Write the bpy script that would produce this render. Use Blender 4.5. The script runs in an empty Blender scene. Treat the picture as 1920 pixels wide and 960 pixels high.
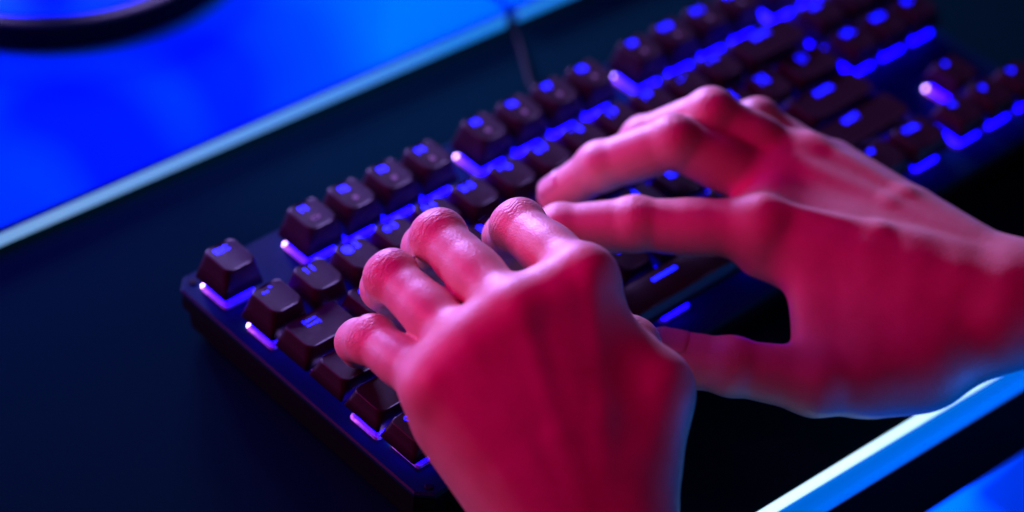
import bpy, bmesh, math, random
import numpy as np
from mathutils import Matrix, Vector

random.seed(7)
MM = 0.001
scene = bpy.context.scene
C = scene.collection

# ------------------------------------------------------------------ camera
CAM = (-426.44, -546.907, 632.119)
RX = Vector((0.73195191, -0.67636666, 0.08230768))
RY = Vector((0.40062507, 0.5249345, 0.7509616))
RZ = Vector((-0.55113152, -0.51669326, 0.65519625))
cd = bpy.data.cameras.new('camera')
cam = bpy.data.objects.new('camera', cd)
C.objects.link(cam)
mw = Matrix.Identity(4)
for i in range(3):
    mw[i][0], mw[i][1], mw[i][2] = RX[i], RY[i], RZ[i]
    mw[i][3] = CAM[i] * MM
cam.matrix_world = mw
cd.sensor_fit = 'HORIZONTAL'
cd.sensor_width = 36.0
cd.lens = 36.0 * 4831.469 / 1920.0
cd.clip_start = 0.02
cd.clip_end = 20.0
cd.dof.use_dof = True
cd.dof.focus_distance = 0.874
cd.dof.aperture_fstop = 3.9
scene.camera = cam
scene.render.resolution_x = 1024
scene.render.resolution_y = 512

# ------------------------------------------------------------------ world and lamps
world = bpy.data.worlds.new('World')
scene.world = world
world.use_nodes = True
bg = world.node_tree.nodes['Background']
bg.inputs[0].default_value = (0.05, 0.03, 1.0, 1)
bg.inputs[1].default_value = 0.003

scene.view_settings.view_transform = 'Standard'
scene.view_settings.look = 'None'
scene.view_settings.exposure = 0.0
scene.view_settings.gamma = 1.0


def area(name, loc, target, size, size_y, power, color, spread=180):
    d = bpy.data.lights.new(name, 'AREA')
    d.shape = 'RECTANGLE'
    d.size, d.size_y = size, size_y
    d.energy = power
    d.color = color
    d.spread = math.radians(spread)
    o = bpy.data.objects.new(name, d)
    C.objects.link(o)
    o.location = [v * MM for v in loc]
    v = Vector(target) - Vector(loc)
    o.rotation_euler = v.to_track_quat('-Z', 'Y').to_euler()
    return o


# lilac light of the screen behind the desk, red room lamp, blue lamp over the shelf, then added fills with no visible source
area('screen_light', (340, 680, 200), (80, -100, 40), 0.36, 0.12, 6.4, (0.42, 0.29, 1.0), 110)
area('lilac_rim_fill', (-260, 620, 70), (60, -90, 50), 0.30, 0.10, 0.8, (0.45, 0.32, 1.0), 100)  # added low lamp for the lilac rim on the fingers
area('red_lamp', (-250, 470, 390), (85, -100, 30), 0.22, 0.22, 0.15, (1.0, 0.0, 0.24), 60)
area('red_fill_left', (-430, 230, 330), (110, -100, 40), 0.18, 0.18, 0.19, (1.0, 0.0, 0.26), 50)  # second red lamp, added to reach the sides of the right fingers
area('red_side_fill', (-300, -190, 660), (100, -130, 30), 0.16, 0.16, 0.055, (1.0, 0.0, 0.28), 45)  # added red fill from above left, reaching over to the right thumb
area('blue_lamp', (40, 330, 230), (30, 190, -14), 0.40, 0.20, 1.0, (0.0, 0.030, 1.0), 90)
area('shelf_cyan_fill', (150, 118, 150), (150, 112, -14), 0.22, 0.03, 0.03, (0.0, 0.55, 1.0), 75)  # added to give the shelf brighter cyan patches
area('wrist_blue_fill', (330, -400, -80), (200, -200, 10), 0.25, 0.12, 0.09, (0.0, 0.16, 1.0), 45)  # added blue fill for the underside of the right wrist
area('floor_blue_fill', (260, 160, -275), (800, 140, -745), 0.3, 0.3, 60.0, (0.0, 0.06, 1.0))  # unseen lamp added under the desk to turn the floor blue



# ------------------------------------------------------------------ helpers
def mat(name, color, rough=0.5, metal=0.0, spec=0.5, emis=None, estr=0.0, bump=0.0, bscale=500.0, sss=0.0,
        var=0.0, vscale=60.0):
    m = bpy.data.materials.new(name)
    m.use_nodes = True
    nt = m.node_tree
    b = nt.nodes['Principled BSDF']
    b.inputs['Base Color'].default_value = (*color, 1)
    b.inputs['Roughness'].default_value = rough
    b.inputs['Metallic'].default_value = metal
    b.inputs['Specular IOR Level'].default_value = spec
    if emis:
        b.inputs['Emission Color'].default_value = (*emis, 1)
        b.inputs['Emission Strength'].default_value = estr
    tc = nt.nodes.new('ShaderNodeTexCoord')
    if bump:
        n = nt.nodes.new('ShaderNodeTexNoise')
        n.inputs['Scale'].default_value = bscale
        n.inputs['Detail'].default_value = 4
        nt.links.new(tc.outputs['Object'], n.inputs['Vector'])
        bp = nt.nodes.new('ShaderNodeBump')
        bp.inputs['Strength'].default_value = bump
        bp.inputs['Distance'].default_value = 0.0004
        nt.links.new(n.outputs['Fac'], bp.inputs['Height'])
        nt.links.new(bp.outputs['Normal'], b.inputs['Normal'])
    if var:
        n2 = nt.nodes.new('ShaderNodeTexNoise')
        n2.inputs['Scale'].default_value = vscale
        n2.inputs['Detail'].default_value = 6
        nt.links.new(tc.outputs['Object'], n2.inputs['Vector'])
        mr = nt.nodes.new('ShaderNodeMapRange')
        mr.inputs['To Min'].default_value = max(0, rough - var)
        mr.inputs['To Max'].default_value = min(1, rough + var)
        nt.links.new(n2.outputs['Fac'], mr.inputs['Value'])
        nt.links.new(mr.outputs['Result'], b.inputs['Roughness'])
    return m


M_desk = mat('desk_black', (0.002, 0.025, 0.026), 0.8, spec=0.0, bump=0.35, bscale=1400, var=0.08, vscale=25)
M_apron = mat('desk_apron', (0.003, 0.003, 0.004), 0.8, spec=0.03)
M_case = mat('case_plastic', (0.003, 0.004, 0.006), 0.6, spec=0.08, bump=0.15, bscale=1500)
M_plate = mat('plate_metal', (0.003, 0.030, 0.055), 0.34, metal=0.0, spec=0.05, bump=0.15, bscale=1800, var=0.06, vscale=90)
M_cap = mat('keycap_abs', (0.020, 0.006, 0.015), 0.40, spec=0.17, bump=0.30, bscale=2600, var=0.06, vscale=120)
M_legend = mat('legend_lit', (0.05, 0.05, 0.3), 0.5, emis=(0.0015, 0.004, 1.0), estr=7.0)
M_icon = mat('icon_print', (0.42, 0.40, 0.42), 0.45)
M_switch = mat('switch_lit', (0.3, 0.3, 0.5), 0.3, emis=(0.16, 0.03, 1.0), estr=1.6)
M_glow = mat('switch_top_lit', (0.2, 0.2, 0.5), 0.4, emis=(0.002, 0.0, 1.0), estr=11.0)  # hidden glow added under the caps to spread blue over plate and caps
M_led = mat('led_lit', (0.8, 0.8, 0.9), 0.3, emis=(0.50, 0.26, 1.0), estr=16.0)
M_cable = mat('cable_rubber', (0.004, 0.010, 0.014), 0.6, spec=0.05)
M_edge = mat('shelf_edge', (0.62, 0.70, 0.78), 0.4, emis=(0.20, 0.50, 0.95), estr=0.8)  # board edge glows in place of light falling on its front
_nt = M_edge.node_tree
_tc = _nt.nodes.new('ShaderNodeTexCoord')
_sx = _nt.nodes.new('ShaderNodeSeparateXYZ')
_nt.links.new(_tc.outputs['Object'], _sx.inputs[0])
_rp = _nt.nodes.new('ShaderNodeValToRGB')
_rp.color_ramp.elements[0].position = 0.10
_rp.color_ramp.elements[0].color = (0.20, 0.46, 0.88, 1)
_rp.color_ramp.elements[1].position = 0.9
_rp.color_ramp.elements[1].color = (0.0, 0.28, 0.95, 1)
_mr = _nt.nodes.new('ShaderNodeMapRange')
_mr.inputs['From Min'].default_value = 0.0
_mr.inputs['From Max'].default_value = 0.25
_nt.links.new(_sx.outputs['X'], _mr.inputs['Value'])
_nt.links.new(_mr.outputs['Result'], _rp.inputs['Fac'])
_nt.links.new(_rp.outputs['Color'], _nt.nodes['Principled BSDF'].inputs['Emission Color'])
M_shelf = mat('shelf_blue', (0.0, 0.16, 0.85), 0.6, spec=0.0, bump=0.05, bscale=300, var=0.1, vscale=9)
_nt = M_shelf.node_tree                 # soft reflections and shade on the board painted in as blue patches
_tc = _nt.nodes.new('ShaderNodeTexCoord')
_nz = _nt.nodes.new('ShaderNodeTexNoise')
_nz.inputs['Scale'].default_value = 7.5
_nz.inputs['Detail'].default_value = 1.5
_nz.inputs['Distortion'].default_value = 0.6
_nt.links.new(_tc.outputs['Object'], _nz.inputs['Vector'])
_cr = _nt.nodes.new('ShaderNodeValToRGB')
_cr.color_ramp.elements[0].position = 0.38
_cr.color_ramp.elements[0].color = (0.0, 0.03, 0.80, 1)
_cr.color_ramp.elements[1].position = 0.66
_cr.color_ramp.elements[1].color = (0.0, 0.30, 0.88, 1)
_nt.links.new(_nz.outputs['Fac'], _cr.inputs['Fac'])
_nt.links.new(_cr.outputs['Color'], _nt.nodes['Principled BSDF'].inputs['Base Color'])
M_disc = mat('stand_black', (0.003, 0.004, 0.008), 0.45, spec=0.04)
M_sheen = mat('stand_painted_sheen', (0.004, 0.16, 0.75), 0.28, metal=1.0)  # blue metal stands in for reflections in the glossy black top
M_strip = mat('strip_diffuser', (0.8, 0.85, 0.9), 0.4, emis=(0.50, 0.82, 1.0), estr=1.5)
M_bevel = mat('strip_body', (0.0, 0.30, 0.75), 0.35, spec=0.1, emis=(0.0, 0.20, 1.0), estr=0.6)  # emission puts the blue light on the trim into its colour
M_floor = mat('floor_laminate', (0.50, 0.52, 0.56), 0.45, var=0.1, vscale=6)
M_box = mat('box_fabric', (0.05, 0.06, 0.09), 0.7, bump=0.4, bscale=700)
M_nail = mat('nail', (0.62, 0.38, 0.34), 0.28)


def link(name, me, material=None, parent=None, smooth=None):
    o = bpy.data.objects.new(name, me)
    C.objects.link(o)
    if material and not me.materials:
        me.materials.append(material)
    if parent:
        o.parent = parent
    if smooth:
        for p in me.polygons:
            p.use_smooth = True
    return o


def empty(name, loc=(0, 0, 0), rz=0.0):
    o = bpy.data.objects.new(name, None)
    o.empty_display_size = 0.02
    C.objects.link(o)
    o.location = [v * MM for v in loc]
    o.rotation_euler = (0, 0, rz)
    return o


def tag(o, label, cat, group=None):
    o['label'] = label
    o['category'] = cat
    if group:
        o['group'] = group
    return o


def mesh(name, verts, faces):
    me = bpy.data.meshes.new(name)
    me.from_pydata([(v[0] * MM, v[1] * MM, v[2] * MM) for v in verts], [], faces)
    me.update()
    return me


def rrect(hx, hy, r, n=4, cx=0.0, cy=0.0, m=0):
    """rounded rectangle loop, counter-clockwise, half sizes hx hy"""
    out = []
    for sx, sy, a0 in ((1, 1, 0), (-1, 1, 90), (-1, -1, 180), (1, -1, 270)):
        for i in range(n + 1):
            a = math.radians(a0 + 90.0 * i / n)
            out.append((cx + sx * (hx - r) + r * math.cos(a), cy + sy * (hy - r) + r * math.sin(a)))
    if m:                        # extra points along the straight sides
        full = []
        for i, p in enumerate(out):
            full.append(p)
            if i % (n + 1) == n:
                q = out[(i + 1) % len(out)]
                for k in range(1, m + 1):
                    t = k / (m + 1)
                    full.append((p[0] + (q[0] - p[0]) * t, p[1] + (q[1] - p[1]) * t))
        out = full
    return out


def loft(name, loops, cap_bottom=True, cap_top=True):
    """loops: list of (list of xy, z or function)"""
    verts, faces = [], []
    n = len(loops[0][0])
    for pts, z in loops:
        for x, y in pts:
            verts.append((x, y, z(x, y) if callable(z) else z))
    for k in range(len(loops) - 1):
        for i in range(n):
            j = (i + 1) % n
            faces.append((k * n + i, k * n + j, (k + 1) * n + j, (k + 1) * n + i))
    if cap_bottom:
        faces.append(tuple(reversed(range(n))))
    if cap_top:
        faces.append(tuple(range((len(loops) - 1) * n, len(loops) * n)))
    return mesh(name, verts, faces)


def prism_x(name, prof, x0, x1):
    """profile of (y, z) points extruded along x"""
    n = len(prof)
    verts = [(x0, y, z) for y, z in prof] + [(x1, y, z) for y, z in prof]
    faces = [(i, (i + 1) % n, n + (i + 1) % n, n + i) for i in range(n)]
    faces += [tuple(reversed(range(n))), tuple(range(n, 2 * n))]
    me = mesh(name, verts, faces)
    bm = bmesh.new()
    bm.from_mesh(me)
    bmesh.ops.recalc_face_normals(bm, faces=bm.faces)
    bm.to_mesh(me)
    bm.free()
    return me


def tube(name, pts, r, n=12):
    verts, faces = [], []
    P = [Vector(p) for p in pts]
    for i, q in enumerate(P):
        t = (P[min(i + 1, len(P) - 1)] - P[max(i - 1, 0)]).normalized()
        a = t.cross(Vector((0, 0, 1))).normalized()
        b = a.cross(t)
        for k in range(n):
            an = 2 * math.pi * k / n
            verts.append(q + a * (r * math.cos(an)) + b * (r * math.sin(an)))
    for i in range(len(P) - 1):
        for k in range(n):
            j = (k + 1) % n
            faces.append((i * n + k, i * n + j, (i + 1) * n + j, (i + 1) * n + k))
    faces.append(tuple(range(n)))
    faces.append(tuple(reversed(range((len(P) - 1) * n, len(P) * n))))
    me = mesh(name, verts, faces)
    bm = bmesh.new()
    bm.from_mesh(me)
    bmesh.ops.recalc_face_normals(bm, faces=bm.faces)
    bm.to_mesh(me)
    bm.free()
    return me


# ------------------------------------------------------------------ desk, floor, shelf
ROT = math.radians(-2.4)
DZ = -22.0                       # desk top
desk = empty('desk', (100, -184.5, DZ), ROT)
desk['kind'] = 'structure'
X0, X1 = -700, 900
o = link('desk_top', prism_x('desk_top', [(0.3, 0), (620, 0), (620, -40), (0.3, -40)], X0, X1), M_desk, desk)
o = link('light_strip', prism_x('light_strip', [(0, -6), (0, 0.35), (-0.4, 0.6), (-3.3, 0.5), (-3.8, 0.0), (-3.8, -6)], X0, X1), M_strip, desk)
prof = [(-3.9, -8), (-3.9, -0.1)]
for i in range(9):
    a = math.radians(90 * i / 8)
    prof.append((-4.6 - 5.2 * math.sin(a), -0.1 - 4.6 * (1 - math.cos(a))))
prof += [(-9.8, -8)]
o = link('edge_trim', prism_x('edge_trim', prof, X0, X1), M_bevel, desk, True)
o = link('apron', prism_x('apron', [(0.2, -8.2), (-8.6, -8.2), (-8.6, -52), (0.2, -52)], X0, X1), M_apron, desk)
o = link('apron_lip', prism_x('apron_lip', [(-8.7, -8.1), (-9.4, -8.1), (-9.4, -50), (-8.7, -50)], X0, X1), M_apron, desk)

fl = mesh('floor', [(-3000, -3000, -745), (3000, -3000, -745), (3000, 3000, -745), (-3000, 3000, -745)], [(0, 1, 2, 3)])
floor = link('floor', fl, M_floor)
floor['kind'] = 'structure'

bx = empty('storage_box', (416, -90, -745), math.radians(4))
tag(bx, 'dark navy fabric storage box standing on the blue-lit floor below the desk edge', 'box')
link('body', loft('box_body', [(rrect(190, 150, 12, 4, 196, -152), 0), (rrect(190, 150, 12, 4, 196, -152), 415)]), M_box, bx)
link('lid', loft('box_lid', [(rrect(196, 156, 10, 4, 196, -152), 415.5), (rrect(196, 156, 10, 4, 196, -152), 440),
                             (rrect(193, 153, 9, 4, 196, -152), 444)]), M_box, bx)


def shelf_panel(x0, x1, label):
    p = empty('shelf_panel', (-28 + 0, 92.3, DZ), ROT)
    L = []
    r = 1.0
    for zz, ins in ((0.2, 0.6), (0.8, 0.0), (7.0, 0.0), (7.7, 0.3), (8.0, 0.9)):
        L.append((rrect((x1 - x0) / 2 - ins, 230 - ins, 2.5, 3, (x0 + x1) / 2, 230), zz))
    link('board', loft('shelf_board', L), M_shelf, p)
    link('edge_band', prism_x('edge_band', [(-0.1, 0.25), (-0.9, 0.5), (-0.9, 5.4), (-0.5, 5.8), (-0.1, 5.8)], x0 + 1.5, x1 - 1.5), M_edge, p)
    tag(p, label, 'shelf')
    return p


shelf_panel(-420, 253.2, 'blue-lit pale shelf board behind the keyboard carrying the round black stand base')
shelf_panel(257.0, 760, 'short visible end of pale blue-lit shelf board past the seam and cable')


def lathe(name, prof, n=72):
    verts, faces = [], []
    for r, z in prof:
        for k in range(n):
            a = 2 * math.pi * k / n
            verts.append((r * math.cos(a), r * math.sin(a), z))
    m = len(prof)
    for i in range(m - 1):
        for k in range(n):
            j = (k + 1) % n
            faces.append((i * n + k, i * n + j, (i + 1) * n + j, (i + 1) * n + k))
    faces.append(tuple(reversed(range(n))))
    faces.append(tuple(range((m - 1) * n, m * n)))
    return mesh(name, verts, faces)


st = empty('monitor_stand', (101, 248.0, DZ + 8.1))
tag(st, 'round glossy black monitor stand base with rounded rim on the blue shelf', 'stand')
link('base', lathe('stand_base', [(88, 0), (90, 1.0), (91, 4), (91, 9), (90, 11.3), (88, 12), (83.5, 12), (82.5, 11.2), (60, 11.0)]), M_disc, st, True)
link('top_painted_sheen', lathe('stand_painted_sheen', [(82.0, 11.1), (82.2, 11.8), (81.6, 12.1), (26, 12.1)]), M_sheen, st, True)  # added disc that carries the painted blue reflection
link('neck', lathe('stand_neck', [(22, 12.2), (21, 14), (18, 30), (17, 300)], 32), M_disc, st, True)

# ------------------------------------------------------------------ keyboard
U = 19.05
YF = 0.0
YN = -1.402 * U
YT, YC, YS, YB = YN - U, YN - 2 * U, YN - 3 * U, YN - 4 * U
kb = empty('keyboard', (174, -53, DZ))
KB0 = Vector((174, -53, DZ))
tag(kb, 'black mechanical keyboard with blue backlit keys under the two typing hands', 'keyboard')


def kpart(name, me, m, smooth=None):
    o = link(name, me, m, kb, smooth)
    o.location = -KB0 * MM
    return o


XL, XR, YBK, YFR = -3.8, 18.25 * U + 3.8, 16.6, -122.6


def case_loop(ins, cut):
    x0, x1, y0, y1 = XL + ins, XR - ins, YFR + ins, YBK - ins
    c = cut
    return [(x1, y1 - c), (x1 - c, y1), (x0 + c, y1), (x0, y1 - c), (x0, y0 + c), (x0 + c, y0), (x1 - c, y0), (x1, y0 + c)]


kpart('case', loft('case', [(case_loop(5, 5), -19.5), (case_loop(3, 5), -18), (case_loop(2.2, 5), -10), (case_loop(0.6, 5), -8.5), (case_loop(0.4, 5), -2.4)]), M_case)
kpart('top_plate', loft('top_plate', [(case_loop(0.5, 5), -2.2), (case_loop(0, 5), -1.8), (case_loop(0, 5), -0.6), (case_loop(0.7, 5), 0.0)]), M_plate)
for fx in (25, 323):
    for fy in (8, -112):
        kpart('foot', loft('foot', [(rrect(12, 4, 2, 3, fx, fy), -22), (rrect(12, 4, 2, 3, fx, fy), -19.4)]), M_case)
kpart('cable', tube('cable', [(192, 15, -10), (194, 22, -12), (197, 32, -18), (203, 44, -20), (214, 60, -20.1), (222, 73, -20), (226.5, 82, -20), (228, 110, -20), (229, 200, -20), (230, 330, -20)], 1.4), M_cable, True)
for sx, sy in ((2.2, 12.0), (2.2, -118.5), (345.5, -118.5)):
    kpart('screw', lathe('screw', [(1.6, -0.2), (1.6, 0.25), (1.3, 0.5), (0.7, 0.5)], 16), M_case)
    bpy.data.objects[C.objects[-1].name].location = (Vector((sx, sy, 0)) - KB0) * MM

CAPB = 6.3
HW, HD = 6.35, 7.05
cap_cache = {}


def dish(x, hw):
    t = min(1.0, abs(x) / hw)
    return -0.75 * (1 - t * t)


def keycap_mesh(w, h, row):
    key = (w, h, row)
    if key in cap_cache:
        return cap_cache[key]
    ex = (w - 1) * U / 2
    top = h - CAPB
    convex = row == 'space'
    mm = 5 if w < 1.4 else 11
    L = []
    prof = [(0.0, 9.05, 9.05, 1.0), (top * 0.45, 7.75, 8.1, 1.6), (top - 1.3, HW + 0.42, HD + 0.38, 2.2), (top - 0.45, HW + 0.22, HD + 0.2, 2.2)]
    for z, hx, hy, r in prof:
        L.append((rrect(ex + hx, hy, r, 3, m=mm), z))

    def zf(x, y):
        xx = max(0.0, abs(x) - ex) if w > 1.3 else abs(x)
        if convex:
            return top + 0.1 - 0.9 * (y / HD) ** 2
        return top + dish(xx, HW + 0.2) + (0.0)
    for s in (0.0, 0.6, 1.8, 3.2, 4.6, 5.7):
        L.append((rrect(max(0.6, ex + HW - s), max(0.6, HD - s), max(0.5, 2.1 - s * 0.4), 3, m=mm), (lambda x, y: zf(x, y))))
    me = loft('keycap', L, True, True)
    for p in me.polygons:
        p.use_smooth = True
    cap_cache[key] = (me, zf)
    return cap_cache[key]


def text_mesh(body, size, bold=0.03):
    size *= 0.95
    cu = bpy.data.curves.new('legend', 'FONT')
    cu.body = body
    cu.size = size * MM
    cu.align_x = 'CENTER'
    cu.align_y = 'CENTER'
    cu.offset = bold * size * MM
    cu.resolution_u = 3
    ob = bpy.data.objects.new('t', cu)
    C.objects.link(ob)
    dg = bpy.context.evaluated_depsgraph_get()
    me = bpy.data.meshes.new_from_object(ob.evaluated_get(dg))
    bpy.data.objects.remove(ob)
    bpy.data.curves.remove(cu)
    me.materials.clear()
    return me


SW = loft('switch', [(rrect(7.4, 7.4, 1.2, 2), 0.05), (rrect(7.4, 7.4, 1.2, 2), 1.2), (rrect(6.9, 6.9, 1.2, 2), 1.4), (rrect(5.2, 5.6, 1.2, 2), 5.4)], False)
SW.materials.append(M_switch)
SW.materials.append(M_glow)
for p in SW.polygons:
    if p.center.z > 1.5 * MM:
        p.material_index = 1
nt = M_switch.node_tree
pb = nt.nodes['Principled BSDF']
tc = nt.nodes.new('ShaderNodeTexCoord')
ds = nt.nodes.new('ShaderNodeVectorMath')
ds.operation = 'DISTANCE'
ds.inputs[1].default_value = (-0.0065, 0.0065, 0.001)
nt.links.new(tc.outputs['Object'], ds.inputs[0])
rp = nt.nodes.new('ShaderNodeValToRGB')
rp.color_ramp.elements[0].position = 0.08
rp.color_ramp.elements[0].color = (0.55, 0.10, 1.0, 1)
rp.color_ramp.elements[1].position = 0.85
rp.color_ramp.elements[1].color = (0.004, 0.001, 0.18, 1)
e2 = rp.color_ramp.elements.new(0.36)
e2.color = (0.12, 0.015, 0.65, 1)
sc_ = nt.nodes.new('ShaderNodeMath')
sc_.operation = 'MULTIPLY'
sc_.inputs[1].default_value = 1000.0 / 17.0
nt.links.new(ds.outputs['Value'], sc_.inputs[0])
nt.links.new(sc_.outputs[0], rp.inputs['Fac'])
nt.links.new(rp.outputs['Color'], pb.inputs['Emission Color'])
nz = nt.nodes.new('ShaderNodeTexNoise')
nz.inputs['Scale'].default_value = 520
nz.inputs['Detail'].default_value = 2
nt.links.new(tc.outputs['Object'], nz.inputs['Vector'])
mz = nt.nodes.new('ShaderNodeMapRange')
mz.inputs['From Min'].default_value = 0.36
mz.inputs['From Max'].default_value = 0.64
mz.inputs['To Min'].default_value = 0.15
mz.inputs['To Max'].default_value = 1.5
nt.links.new(nz.outputs['Fac'], mz.inputs['Value'])
nt.links.new(mz.outputs['Result'], pb.inputs['Emission Strength'])
pb.inputs['Emission Strength'].default_value = 0.8
LED = lathe('led', [(0.85, 0.0), (0.85, 0.7), (0.7, 1.1), (0.35, 1.35)], 12)
LED.materials.append(M_led)
leg_cache = {}


def key(x, y, h, w=1.0, leg='', row='', size=4.6, dx=-0.47, dy=4.1, icon=None, n_led=1):
    cx = x * U
    me, zf = keycap_mesh(w, h, row)
    o = link('keycap', me, M_cap, kb)
    o.location = (Vector((cx, y, CAPB)) - KB0) * MM
    xs = [0.0] if w < 2 else ([-11.9, 0, 11.9] if w < 5 else [-50, 0, 50])
    for sx in xs:
        s = link('switch', SW, None, kb)
        s.location = (Vector((cx + sx, y, 0.0)) - KB0) * MM
        if sx == 0:
            l = link('led', LED, None, kb)
            l.location = (Vector((cx - 6.0, y + 7.5, 0.1)) - KB0) * MM
    if leg:
        if isinstance(leg, str):
            lm = text_mesh(leg, size)
        else:
            lm = leg()
        for v in lm.vertices:
            v.co.x += dx * MM
            v.co.y += dy * MM
            v.co.z = (zf(v.co.x / MM, v.co.y / MM) + 0.06 + max(0, v.co.z / MM)) * MM
        lg = link('legend', lm, M_legend, o)
    if icon:
        im = icon()
        for v in im.vertices:
            v.co.y -= 2.2 * MM
            v.co.z = (zf(v.co.x / MM, v.co.y / MM) + 0.06) * MM
        link('icon', im, M_icon, o)


def ring_mesh(hx, hy, th, n=24):
    vs, fs = [], []
    for i in range(n):
        a = 2 * math.pi * i / n
        sx, sy = math.cos(a), math.sin(a)
        ox = (hx - hy) * (1 if sx > 0 else -1) if hx > hy else 0
        vs.append((ox + hy * sx, hy * sy, 0))
        vs.append((ox + (hy - th) * sx, (hy - th) * sy, 0))
    for i in range(n):
        j = (i + 1) % n
        fs.append((2 * i, 2 * j, 2 * j + 1, 2 * i + 1))
    return mesh('icon', vs, fs)


def bars_mesh(rects):
    vs, fs = [], []
    for x0, y0, x1, y1 in rects:
        k = len(vs)
        vs += [(x0, y0, 0), (x1, y0, 0), (x1, y1, 0), (x0, y1, 0)]
        fs.append((k, k + 1, k + 2, k + 3))
    return mesh('bars', vs, fs)


HF, HN, HT, HC = 18.1, 17.6, 15.1, 13.5


def tab_leg():
    r = [(-1.4, 0.85, 2.8, 1.4), (-2.8, -1.4, 1.4, -0.85), (-2.9, 0.1, -2.45, 2.15), (2.45, -2.15, 2.9, -0.1)]
    vs = [(-2.3, 1.12, 0), (-1.0, 0.3, 0), (-1.0, 1.95, 0), (2.3, -1.12, 0), (1.0, -0.3, 0), (1.0, -1.95, 0)]
    fs = [(0, 1, 2), (3, 4, 5)]
    for x0, y0, x1, y1 in r:
        k = len(vs)
        vs += [(x0, y0, 0), (x1, y0, 0), (x1, y1, 0), (x0, y1, 0)]
        fs.append((k, k + 1, k + 2, k + 3))
    return mesh('arrows', vs, fs)


ICON1 = lambda: ring_mesh(1.9, 0.95, 0.35)
ICON2 = lambda: ring_mesh(1.05, 1.05, 0.55)
key(0.5, YF, HF, 1, 'ESC', size=4.0)
for i, x in enumerate([2.5, 3.5, 4.5, 5.5, 7, 8, 9, 10, 11.5, 12.5, 13.5, 14.5]):
    key(x, YF, HF, 1, 'F%d' % (i + 1), size=4.4, icon=ICON1 if i == 0 else ICON2)
for x, t in ((15.75, 'PRT'), (16.75, 'SLK'), (17.75, 'PSE')):
    key(x, YF, HF, 1, t, size=3.6)
for i, t in enumerate(['~ `', '! 1', '@ 2', '# 3', '$ 4', '% 5', '^ 6', '& 7', '* 8', '( 9', ') 0', '_ -', '+ =']):
    key(0.5 + i, YN, HN, 1, t, size=4.6)
key(14, YN, HN, 2, 'BACK', size=3.8)
key(0.75, YT, HT, 1.5, tab_leg, dx=-1.5, dy=3.4)
for i, t in enumerate(['Q', 'W', 'E', 'R', 'T', 'Y', 'U', 'I', 'O', 'P', '{ [', '} ]']):
    key(2.0 + i, YT, HT, 1, t, size=5.0)
key(14.25, YT, HT, 1.5, '| \\', size=4.8)
key(0.875, YC, HC, 1.75, 'CAPS', size=3.8, dx=0.8)
for i, t in enumerate(['A', 'S', 'D', 'F', 'G', 'H', 'J', 'K', 'L', ': ;', '" \'']):
    key(2.25 + i, YC, HC, 1, t, size=5.0)
key(13.875, YC, HC, 2.25, 'ENTER', size=3.4)
key(1.125, YS, HC, 2.25, 'SHIFT', size=3.6, dx=2)
for i, t in enumerate(['Z', 'X', 'C', 'V', 'B', 'N', 'M', '< ,', '> .', '? /']):
    key(2.75 + i, YS, HC, 1, t, size=5.0)
key(13.625, YS, HC, 2.75, 'SHIFT', size=3.6)
key(0.625, YB, HC, 1.25, 'CTRL', size=3.6)
key(1.875, YB, HC, 1.25, 'WIN', size=3.8)
key(3.125, YB, HC, 1.25, 'ALT', size=4.2)
key(6.875, YB, HC, 6.25, lambda: bars_mesh([(-6.2, -0.7, 6.2, 0.7)]), row='space', dy=2.6, dx=1.0)
key(10.625, YB, HC, 1.25, 'ALT', size=4.2)
key(11.875, YB, HC, 1.25, 'FN', size=4.4)
key(13.125, YB, HC, 1.25, '=', size=5.0)
key(14.375, YB, HC, 1.25, 'CTRL', size=3.6)
for x, y, h, t in ((15.75, YN, HN, 'INS'), (16.75, YN, HN, 'HM'), (17.75, YN, HN, 'PU'), (15.75, YT, HT, 'DEL'), (16.75, YT, HT, 'END'),
                   (17.75, YT, HT, 'PD'), (16.75, YS, HC, '^'), (15.75, YB, HC, '<'), (16.75, YB, HC, 'v'), (17.75, YB, HC, '>')):
    key(x, y, h, 1, t, size=3.8 if len(t) > 1 else 5.2)


# ------------------------------------------------------------------ hands
def nrm(v):
    return v / np.linalg.norm(v)


A_ = lambda *v: np.array(v, dtype=np.float64)


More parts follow.
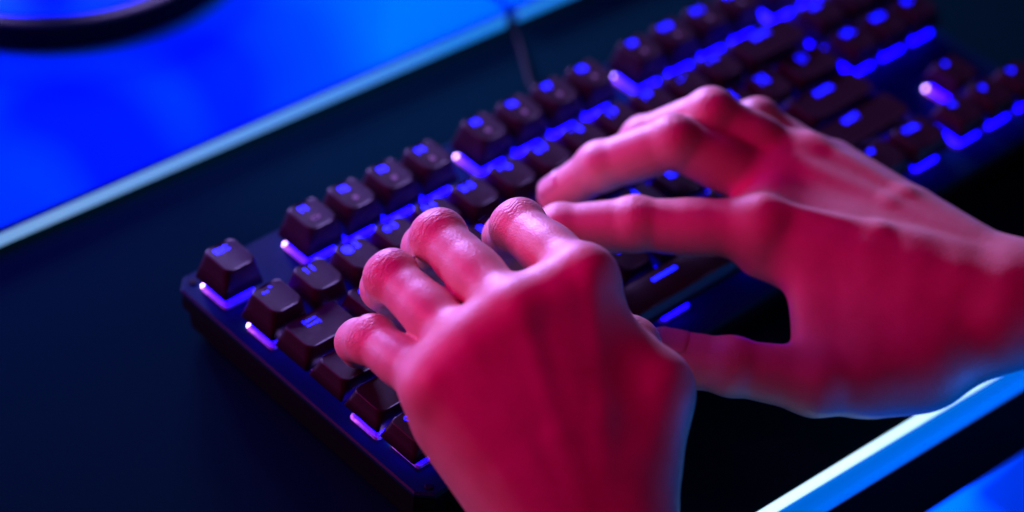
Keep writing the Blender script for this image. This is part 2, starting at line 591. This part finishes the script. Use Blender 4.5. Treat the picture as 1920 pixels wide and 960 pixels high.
class Field:
    def __init__(self, lo, hi, h):
        self.lo = np.array(lo, float)
        self.h = h
        self.n = np.ceil((np.array(hi) - self.lo) / h).astype(int) + 1
        self.ax = [self.lo[i] + h * np.arange(self.n[i]) for i in range(3)]

    def new(self):
        return np.full(tuple(self.n), 40.0, np.float32)

    def cap(self, D, a, b, ra, rb, k, flat=None):
        """smooth-union a round cone a-b into D"""
        R = max(ra, rb) + max(k, 2.5) + 2.5
        if flat is not None:
            R *= 1.35
        lo = np.minimum(a, b) - R
        hi = np.maximum(a, b) + R
        i0 = np.clip(np.floor((lo - self.lo) / self.h).astype(int), 0, self.n - 1)
        i1 = np.clip(np.ceil((hi - self.lo) / self.h).astype(int) + 1, 1, self.n)
        X = self.ax[0][i0[0]:i1[0], None, None].astype(np.float32)
        Y = self.ax[1][None, i0[1]:i1[1], None].astype(np.float32)
        Z = self.ax[2][None, None, i0[2]:i1[2]].astype(np.float32)
        ba = b - a
        L2 = float(ba @ ba) + 1e-9
        px, py, pz = X - a[0], Y - a[1], Z - a[2]
        t = np.clip((px * ba[0] + py * ba[1] + pz * ba[2]) / L2, 0, 1).astype(np.float32)
        qx, qy, qz = px - ba[0] * t, py - ba[1] * t, pz - ba[2] * t
        d2 = qx * qx + qy * qy + qz * qz
        if flat is not None:
            ax, f = flat          # widen along ax by factor f
            s = qx * ax[0] + qy * ax[1] + qz * ax[2]
            d2 = d2 - s * s * (1 - 1 / (f * f))
        d = np.sqrt(np.maximum(d2, 0)) - (ra + (rb - ra) * t)
        S = D[i0[0]:i1[0], i0[1]:i1[1], i0[2]:i1[2]]
        if k > 0:
            hh = np.maximum(k - np.abs(S - d), 0) / k
            S[...] = np.minimum(S, d) - hh * hh * k * 0.25
        else:
            np.minimum(S, d, out=S)


def smin(a, b, k):
    h = np.maximum(k - np.abs(a - b), 0) / k
    return np.minimum(a, b) - h * h * k * 0.25


def surface_nets(D, lo, h):
    S = D < 0
    n = D.shape
    cnt = np.zeros((n[0] - 1, n[1] - 1, n[2] - 1), np.int8)
    for i in (0, 1):
        for j in (0, 1):
            for k in (0, 1):
                cnt += S[i:n[0] - 1 + i, j:n[1] - 1 + j, k:n[2] - 1 + k]
    act = np.argwhere((cnt > 0) & (cnt < 8))
    I = -np.ones(cnt.shape, np.int64)
    I[act[:, 0], act[:, 1], act[:, 2]] = np.arange(len(act))
    pos = np.zeros((len(act), 3))
    num = np.zeros(len(act))
    corners = [(i, j, k) for i in (0, 1) for j in (0, 1) for k in (0, 1)]
    for c0 in corners:
        for ax in range(3):
            if c0[ax]:
                continue
            c1 = list(c0)
            c1[ax] = 1
            v0 = D[act[:, 0] + c0[0], act[:, 1] + c0[1], act[:, 2] + c0[2]]
            v1 = D[act[:, 0] + c1[0], act[:, 1] + c1[1], act[:, 2] + c1[2]]
            m = (v0 < 0) != (v1 < 0)
            t = np.where(m, v0 / np.where(m, v0 - v1, 1), 0)
            P = np.array(c0, float)[None, :].repeat(len(act), 0)
            P[:, ax] += t
            pos[m] += P[m]
            num[m] += 1
    V = lo + h * (act + pos / num[:, None])
    F = []
    for ax in range(3):
        b, c = (ax + 1) % 3, (ax + 2) % 3
        s0 = [slice(None)] * 3
        s1 = [slice(None)] * 3
        s0[ax] = slice(0, n[ax] - 1)
        s1[ax] = slice(1, n[ax])
        for s in (s0, s1):
            s[b] = slice(1, n[b] - 1)
            s[c] = slice(1, n[c] - 1)
        a0, a1 = S[tuple(s0)], S[tuple(s1)]
        for flip, m in ((False, a0 & ~a1), (True, ~a0 & a1)):
            e = np.argwhere(m)
            if not len(e):
                continue
            e[:, b] += 1
            e[:, c] += 1
            q = []
            for db, dc in ((-1, -1), (0, -1), (0, 0), (-1, 0)):
                f = e.copy()
                f[:, b] += db
                f[:, c] += dc
                q.append(I[f[:, 0], f[:, 1], f[:, 2]])
            q = np.stack(q, 1)
            F.append(q[:, ::-1] if flip else q)
    return V, np.concatenate(F)


def sample(D, lo, h, P):
    q = (P - lo) / h
    i = np.clip(np.floor(q).astype(int), 0, np.array(D.shape) - 2)
    f = q - i
    out = 0
    for a in (0, 1):
        for b in (0, 1):
            for c in (0, 1):
                w = (f[:, 0] if a else 1 - f[:, 0]) * (f[:, 1] if b else 1 - f[:, 1]) * (f[:, 2] if c else 1 - f[:, 2])
                out = out + w * D[i[:, 0] + a, i[:, 1] + b, i[:, 2] + c]
    return out


# radii: base, at PIP, after PIP, at DIP, at tip
RAD = {'index': (9.4, 9.1, 8.8, 7.8, 6.6), 'middle': (8.5, 9.0, 8.8, 8.0, 6.7), 'ring': (7.9, 8.5, 8.3, 7.5, 6.3),
       'pinky': (8.1, 7.9, 7.6, 6.8, 5.7), 'thumb': (12.5, 11.0, 10.6, 10.0, 7.8)}
FN = ('index', 'middle', 'ring', 'pinky')


def make_hand(J, W, E, name, label, tend=1.0, web=0.2, knob=2.2, fill=(), crease=1.0, base=0.0, fat=0.0, nub=0.9, kk=13, lift=0.0, sc=1.0, h=1.0):
    J = {k: [np.array(p, float) for p in v] for k, v in J.items()}
    W, E = np.array(W, float), np.array(E, float)
    lat = nrm(J['index'][0] - J['pinky'][0])
    dist = nrm((J['middle'][0] + J['ring'][0]) / 2 - W)
    lat = nrm(lat - dist * (lat @ dist))
    palm = nrm(np.cross(lat, dist))
    if palm[2] > 0:
        palm = -palm
    allp = np.array([p for v in J.values() for p in v] + [W, E])
    fd = Field(allp.min(0) - 30, allp.max(0) + 30, h)
    U_ = fd.new()
    wr = []            # wrinkle centres: point, axis, dorsal, sigma
    nails = []
    for f in FN + ('thumb',):
        P0, P1, P2, P3 = J[f] if f != 'thumb' else J[f]
        r = [x * sc for x in RAD[f]]
        r[0] += base
        r = [r[0] + fat, r[1] + fat, r[2] + fat * 1.1, r[3] + fat * 0.9, r[4] + fat * 0.2]
        D = fd.new()
        if f == 'thumb':
            CM, MC, IP, TP = J[f]
            fd.cap(D, MC, IP, r[1], 9.6 * sc, 3)
            ad = nrm(TP - MC)
            side = nrm(np.cross(ad, palm))
            dor = nrm(np.cross(side, ad))
            if dor @ (nrm(lat) * 0.6 - palm) < 0:
                dor = -dor
            side = np.cross(dor, ad)
            fd.cap(D, IP, TP, 9.6 * sc, r[4], 3, (side, 1.15))
            fd.cap(D, IP + dor * 0.8, IP + dor * 0.8, 9.9 * sc, 9.9 * sc, 3)
            fd.cap(D, (IP + TP) / 2 - dor * 2.2, TP - dor * 1.6, 8.2 * sc, 6.6 * sc, 4)
            wr.append((IP, nrm(TP - MC), dor, 6.0))
            nails.append((IP, TP, dor, side, 9.2 * sc, r[4] * 1.03, 1.12, 13.0))
        else:
            pp, mp, dp = nrm(P1 - P0), nrm(P2 - P1), nrm(P3 - P2)
            bend = nrm(P1 - (P0 + P2) / 2 + (-palm) * 0.15)
            ax = nrm(pp + mp)
            dor = nrm(bend - ax * (bend @ ax))
            side = np.cross(dor, ax)
            fd.cap(D, P0, P0 + (P1 - P0) * 0.55, r[0], r[1] * 0.97, 3)
            fd.cap(D, P0 + (P1 - P0) * 0.5, P1, r[1] * 0.97, r[1] * 0.96, 3)
            fd.cap(D, P1, P2, r[2], r[3], 3)
            fd.cap(D, P2, P3, r[3], r[4], 3)
            # knuckle of the PIP and DIP, finger pads on the palm side
            fd.cap(D, P1 + dor * 0.8 - side * 1.4, P1 + dor * 0.8 + side * 1.4, r[1] * nub, r[1] * nub, 3)
            fd.cap(D, P2 + dor * 0.3 - side * 1.2, P2 + dor * 0.3 + side * 1.2, r[3] * 0.96, r[3] * 0.96, 3)
            d0 = nrm(-(palm) - pp * (-(palm) @ pp))
            fd.cap(D, P0 + (P1 - P0) * 0.40 - d0 * 1.4, P0 + (P1 - P0) * 0.72 - d0 * 1.2, r[1] * 0.86, r[1] * 0.84, 4)
            dm = nrm(dor - mp * (dor @ mp))
            fd.cap(D, P1 + (P2 - P1) * 0.35 - dm * 1.0, P1 + (P2 - P1) * 0.65 - dm * 1.0, r[3] * 0.92, r[3] * 0.9, 4)
            dd = nrm(dor - dp * (dor @ dp))
            fd.cap(D, P2 + (P3 - P2) * 0.5 - dd * 1.2, P3 - dd * 0.8, r[4] * 0.98, r[4] * 0.92, 3)
            wr.append((P1 + dor * 3, ax, dor, 6.5))
            wr.append((P2 + dd * 3, nrm(mp + dp), dd, 3.0))
            nails.append((P2, P3, dd, np.cross(dd, dp), r[3], r[4], 1.0, 10.5))
        U_ = smin(U_, D, 1.6)
    # ---- palm, wrist, forearm
    B = fd.new()
    off = {'index': 13.0, 'middle': 4.5, 'ring': -2.0, 'pinky': -4.0}
    carp = {}
    for f in FN:
        M = J[f][0]
        c = W + lat * off[f] * sc + dist * 6
        carp[f] = c
        rr = (10.2 if f != 'pinky' else 9.0) * sc
        fd.cap(B, c + palm * 1.0, M + palm * 1.0, (13.5 if f in ('index', 'middle') else 11.3) * sc, rr, kk)
        fd.cap(B, c + palm * 8, M + palm * 8.5 - dist * 5, 12 * sc, 9.0 * sc, 8)
    for a, b in (('index', 'middle'), ('middle', 'ring'), ('ring', 'pinky')):
        ca, cb, ma, mb = carp[a], carp[b], J[a][0], J[b][0]
        for u in (0.33, 0.67):
            fd.cap(B, ca + (cb - ca) * u + palm * 1.0, ma + (mb - ma) * u + palm * 1.2 - dist * 4, (13.0 if a == 'index' else 11.5) * sc, (9.9 if kk > 12 else 9.3) * sc, kk)
    for f in FN:
        M = J[f][0]
        pp = nrm(J[f][1] - M)
        fd.cap(B, M - palm * knob, M - palm * knob, 9.3 * sc if f != 'pinky' else 8.4 * sc, 9.3 * sc if f != 'pinky' else 8.4 * sc, 5)
        # extensor tendon from the knuckle to the wrist
        c = carp[f]
        s = M - palm * (7.6 + tend) * sc
        e = W + lat * off[f] * 0.45 + dist * 10 - palm * (10.2 + tend * 0.8) * sc
        m = (s + e) / 2 - palm * (0.12 * tend)
        fd.cap(B, s, m, 2.2, 2.0, 5)
        fd.cap(B, m, e, 2.0, 0.8, 7)
    for a, b in (('index', 'middle'), ('middle', 'ring'), ('ring', 'pinky')):
        q0 = J[a][0] + (J[a][1] - J[a][0]) * web + palm * 3.5
        q1 = J[b][0] + (J[b][1] - J[b][0]) * web + palm * 3.5
        fd.cap(B, q0, q1, 5.4 * sc, 5.2 * sc, 6)
        fd.cap(B, J[a][0] - dist * 3, J[b][0] - dist * 3, 8.6 * sc, 8.2 * sc, 7)
    CM, MC, IP, TP = J['thumb']
    fd.cap(B, CM + palm * 2, MC + palm * 1.0, 14.3 * sc, 11.0 * sc, 9)
    fd.cap(B, CM + palm * 6 - lat * 5, (CM + MC) / 2 + palm * 6 - lat * 4, 13 * sc, 12.0 * sc, 9)
    Mi = J['index'][0]
    for u, v, r0, pz in ((0.15, 0.30, 12.0, 2), (0.35, 0.50, 11.0, 1.5), (0.52, 0.70, 9.0, 2), (0.68, 0.86, 6.5, 3), (0.80, 1.0, 6.0, 4)) + fill:
        a = carp['index'] + (Mi - carp['index']) * u + palm * (pz - lift)
        b = CM + (MC - CM) * v + palm * 1
        fd.cap(B, a, b, r0 * sc, r0 * sc, 9)
    fd.cap(B, CM + palm * 2, W + lat * 9 + nrm(E - W) * 22, 13.0 * sc, 13.5 * sc, 10)
    fd.cap(B, carp['pinky'] + palm * 8, J['pinky'][0] + palm * 9 - dist * 14, 10.5 * sc, 9.5 * sc, 9)
    fa = nrm(E - W)
    latf = nrm(lat - fa * (lat @ fa))
    for s, r0, r1 in ((9.5, 15.0, 20.0), (-6.0, 15.5, 20.5), (0, 17.0, 23.0)):
        fd.cap(B, W + lat * s * sc, E + latf * s * 1.25 * sc, r0 * sc, r1 * sc, 10)
    un = W - lat * 14.5 * sc + fa * 14 - palm * 7.5
    fd.cap(B, un, un + fa * 3, 10.5 * sc, 9.5 * sc, 8)
    D = smin(B, U_, 4.5)
    V, F = surface_nets(D, fd.lo, h)
    for _ in range(3):
        g = np.stack([(sample(D, fd.lo, h, V + e) - sample(D, fd.lo, h, V - e)) / (2 * 0.9)
                      for e in (A_(.9, 0, 0), A_(0, .9, 0), A_(0, 0, .9))], 1)
        gl = np.linalg.norm(g, axis=1, keepdims=True) + 1e-6
        V = V - 0.8 * np.clip(sample(D, fd.lo, h, V), -1, 1)[:, None] * g / gl / np.maximum(gl, 0.6)
    root = W.copy()
    me = bpy.data.meshes.new(name)
    me.from_pydata(((V - root) * MM).tolist(), [], F.tolist())
    me.update()
    # ---- skin crease coordinates (fixed to the joints)
    s_at = np.zeros(len(V))
    w_at = np.zeros(len(V))
    for P, ax, dor, sg in wr:
        q = V - P
        s = q @ ax
        r2 = (q * q).sum(1)
        w = np.exp(-(s / sg) ** 2) * np.exp(-(r2 / 210.0) ** 2) * np.clip((q @ dor + 3.0) / 7.0, 0, 1)
        if sg < 4:
            w *= 0.6
        w *= crease
        m = w > w_at
        s_at[m] = s[m]
        w_at[m] = w[m]
    k_at = w_at.copy()
    for f in FN:
        q = V - (J[f][0] - palm * 8)
        k_at = np.maximum(k_at, 0.7 * np.exp(-((q * q).sum(1) / 90.0)))
    for P3 in [J[f][3] for f in J]:
        q = V - P3
        k_at = np.maximum(k_at, 0.6 * np.exp(-((q * q).sum(1) / 110.0)))
    for nm, ar in (('crease_s', s_at), ('crease_w', w_at), ('flush', k_at)):
        at = me.attributes.new(nm, 'FLOAT', 'POINT')
        at.data.foreach_set('value', ar.astype(np.float32))
    o = link(name, me, M_skin, None, True)
    o.location = Vector(root) * MM
    o['label'] = label
    o['category'] = 'hand'
    o['group'] = 'hands typing on the keyboard'
    # ---- fingernails
    for P2, P3, dor, side, r0, r1, fl, ln in nails:
        axd = nrm(P3 - P2)
        Ld = np.linalg.norm(P3 - P2)
        vs, fs = [], []
        nu, nv = 9, 9
        for j in range(nv):
            v = j / (nv - 1)
            t = Ld + r1 * 0.55 - ln * (1 - v)
            rad = r0 + (r1 - r0) * min(1.0, max(0, t / Ld))
            if t > Ld:
                rad = math.sqrt(max(0.1, r1 * r1 - (t - Ld) ** 2)) * 1.02
            wd = math.radians(56) * (math.sin(math.pi * (0.16 + 0.60 * v)) ** 0.35)
            for i in range(nu):
                a = (2 * i / (nu - 1) - 1) * wd
                e = abs(2 * i / (nu - 1) - 1)
                rr = rad + 0.42 - 0.55 * e ** 3 - (1.1 if j == 0 else 0)
                vs.append(P2 + axd * t + dor * (rr * math.cos(a)) + side * (rr * fl * math.sin(a)) - root)
        for j in range(nv - 1):
            for i in range(nu - 1):
                k = j * nu + i
                fs.append((k, k + 1, k + nu + 1, k + nu))
        nm = mesh('fingernail', vs, fs)
        no = link('fingernail', nm, M_nail, o, True)
        sm = no.modifiers.new('thick', 'SOLIDIFY')
        sm.thickness = 0.0005
        sm.offset = 0.0
    return o


def skin_material():
    m = bpy.data.materials.new('skin')
    m.use_nodes = True
    nt = m.node_tree
    N, Lk = nt.nodes, nt.links
    b = N['Principled BSDF']
    tc = N.new('ShaderNodeTexCoord')

    def noise(scale, detail=4, rough=0.55):
        n = N.new('ShaderNodeTexNoise')
        n.inputs['Scale'].default_value = scale
        n.inputs['Detail'].default_value = detail
        n.inputs['Roughness'].default_value = rough
        Lk.new(tc.outputs['Object'], n.inputs['Vector'])
        return n

    def math_(op, a, b_=None):
        n = N.new('ShaderNodeMath')
        n.operation = op
        for i, v in enumerate((a, b_)):
            if v is None:
                continue
            if isinstance(v, (int, float)):
                n.inputs[i].default_value = v
            else:
                Lk.new(v, n.inputs[i])
        return n.outputs[0]

    def attr(nm):
        n = N.new('ShaderNodeAttribute')
        n.attribute_name = nm
        return n.outputs['Fac']
    # colour: blotches and redder knuckles and fingertips
    big = noise(45, 5)
    cr = N.new('ShaderNodeValToRGB')
    cr.color_ramp.elements[0].position = 0.3
    cr.color_ramp.elements[0].color = (0.56, 0.30, 0.235, 1)
    cr.color_ramp.elements[1].position = 0.7
    cr.color_ramp.elements[1].color = (0.70, 0.44, 0.35, 1)
    Lk.new(big.outputs['Fac'], cr.inputs['Fac'])
    mx = N.new('ShaderNodeMix')
    mx.data_type = 'RGBA'
    mx.inputs['B'].default_value = (0.60, 0.22, 0.19, 1)
    Lk.new(cr.outputs['Color'], mx.inputs['A'])
    Lk.new(math_('MULTIPLY', attr('flush'), 0.45), mx.inputs['Factor'])
    Lk.new(mx.outputs['Result'], b.inputs['Base Color'])
    b.inputs['Roughness'].default_value = 0.42
    b.inputs['Specular IOR Level'].default_value = 0.45
    b.inputs['Subsurface Weight'].default_value = 0.22
    b.inputs['Subsurface Radius'].default_value = (1.0, 0.35, 0.2)
    b.inputs['Subsurface Scale'].default_value = 0.004
    # relief: fine skin cells, pores and joint creases
    vo = N.new('ShaderNodeTexVoronoi')
    vo.inputs['Scale'].default_value = 900
    vo.feature = 'DISTANCE_TO_EDGE'
    warp = noise(500, 2)
    mixv = N.new('ShaderNodeMix')
    mixv.data_type = 'VECTOR'
    mixv.inputs['Factor'].default_value = 0.0012
    Lk.new(tc.outputs['Object'], mixv.inputs['A'])
    Lk.new(warp.outputs['Color'], mixv.inputs['B'])
    Lk.new(mixv.outputs['Result'], vo.inputs['Vector'])
    cells = math_('MINIMUM', math_('MULTIPLY', vo.outputs['Distance'], 4.0), 1.0)
    med = noise(260, 5, 0.6)
    wob = noise(170, 3)
    ph = math_('ADD', math_('MULTIPLY', attr('crease_s'), 1.75), math_('MULTIPLY', wob.outputs['Fac'], 14.0))
    sn = math_('SINE', ph)
    brk = noise(330, 2)
    wrk0 = math_('MULTIPLY', math_('POWER', math_('ABSOLUTE', sn), 0.55), attr('crease_w'))
    wrk = math_('MULTIPLY', wrk0, math_('MULTIPLY', math_('SUBTRACT', brk.outputs['Fac'], 0.22), 2.4))
    hsum = math_('ADD', math_('ADD', math_('MULTIPLY', cells, 0.11), math_('MULTIPLY', med.outputs['Fac'], 0.15)), math_('MULTIPLY', wrk, 0.75))
    bp = N.new('ShaderNodeBump')
    bp.inputs['Strength'].default_value = 0.75
    bp.inputs['Distance'].default_value = 0.0006
    Lk.new(hsum, bp.inputs['Height'])
    Lk.new(bp.outputs['Normal'], b.inputs['Normal'])
    return m


M_skin = skin_material()

LEFT = {
    'index': [(49.3, -133.4, 80.0), (60.8, -91.8, 67.0), (71.7, -77.0, 47.0), (79.4, -79.6, 27.5)],
    'middle': [(23.9, -129.0, 75.0), (34.6, -80.3, 68.2), (47.1, -62.6, 45.0), (56.1, -62.6, 24.6)],
    'ring': [(8.4, -125.1, 65.0), (14.9, -79.5, 60.6), (26.8, -64.1, 38.5), (35.7, -63.4, 21.0)],
    'pinky': [(-4.7, -123.5, 56.0), (-0.3, -88.3, 46.7), (6.2, -74.5, 32.5), (12.5, -67.5, 19.5)],
    'thumb': [(24.0, -186.0, 30.0), (50.0, -169.0, 56.0), (66.5, -142.5, 45.5), (84.0, -120.0, 27.0)],
}
make_hand(LEFT, (4.0, -197.0, 13.0), (-45.0, -285.0, 10.0), 'hand', 'left hand with tightly curled fingers over the left end of the keyboard', 1.7, 0.03, 2.2,
          ((0.55, 0.85, 11.0, 1.0), (0.72, 1.0, 10.0, 1.5), (0.86, 1.06, 8.0, 2.5)))
RIGHT = {
    'index': [(149.7, -124.8, 43), (119.6, -93.4, 39), (101.4, -74.3, 33), (90, -62.5, 20.5)],
    'middle': [(178, -107, 38), (152, -79, 52), (134, -60.9, 37.3), (123.8, -50, 22)],
    'ring': [(193, -108, 40), (172, -78, 55), (157.6, -60, 38), (150, -50.6, 21.5)],
    'pinky': [(205.5, -112.5, 32), (193.5, -83.5, 44.5), (183, -68, 36), (177, -60, 21.5)],
    'thumb': [(166, -194, 20), (131, -175.5, 17), (111.5, -153, 18), (98, -133, 18)],
}
make_hand(RIGHT, (208, -199, 30), (290, -268, 26), 'hand', 'right hand with outstretched index and middle fingers and thumb near the space bar', 2.4, 0.16, 1.8, (), 0.45, 0.8, 0.7, 0.84, 11, 2.2)

print('objects', len(bpy.data.objects))
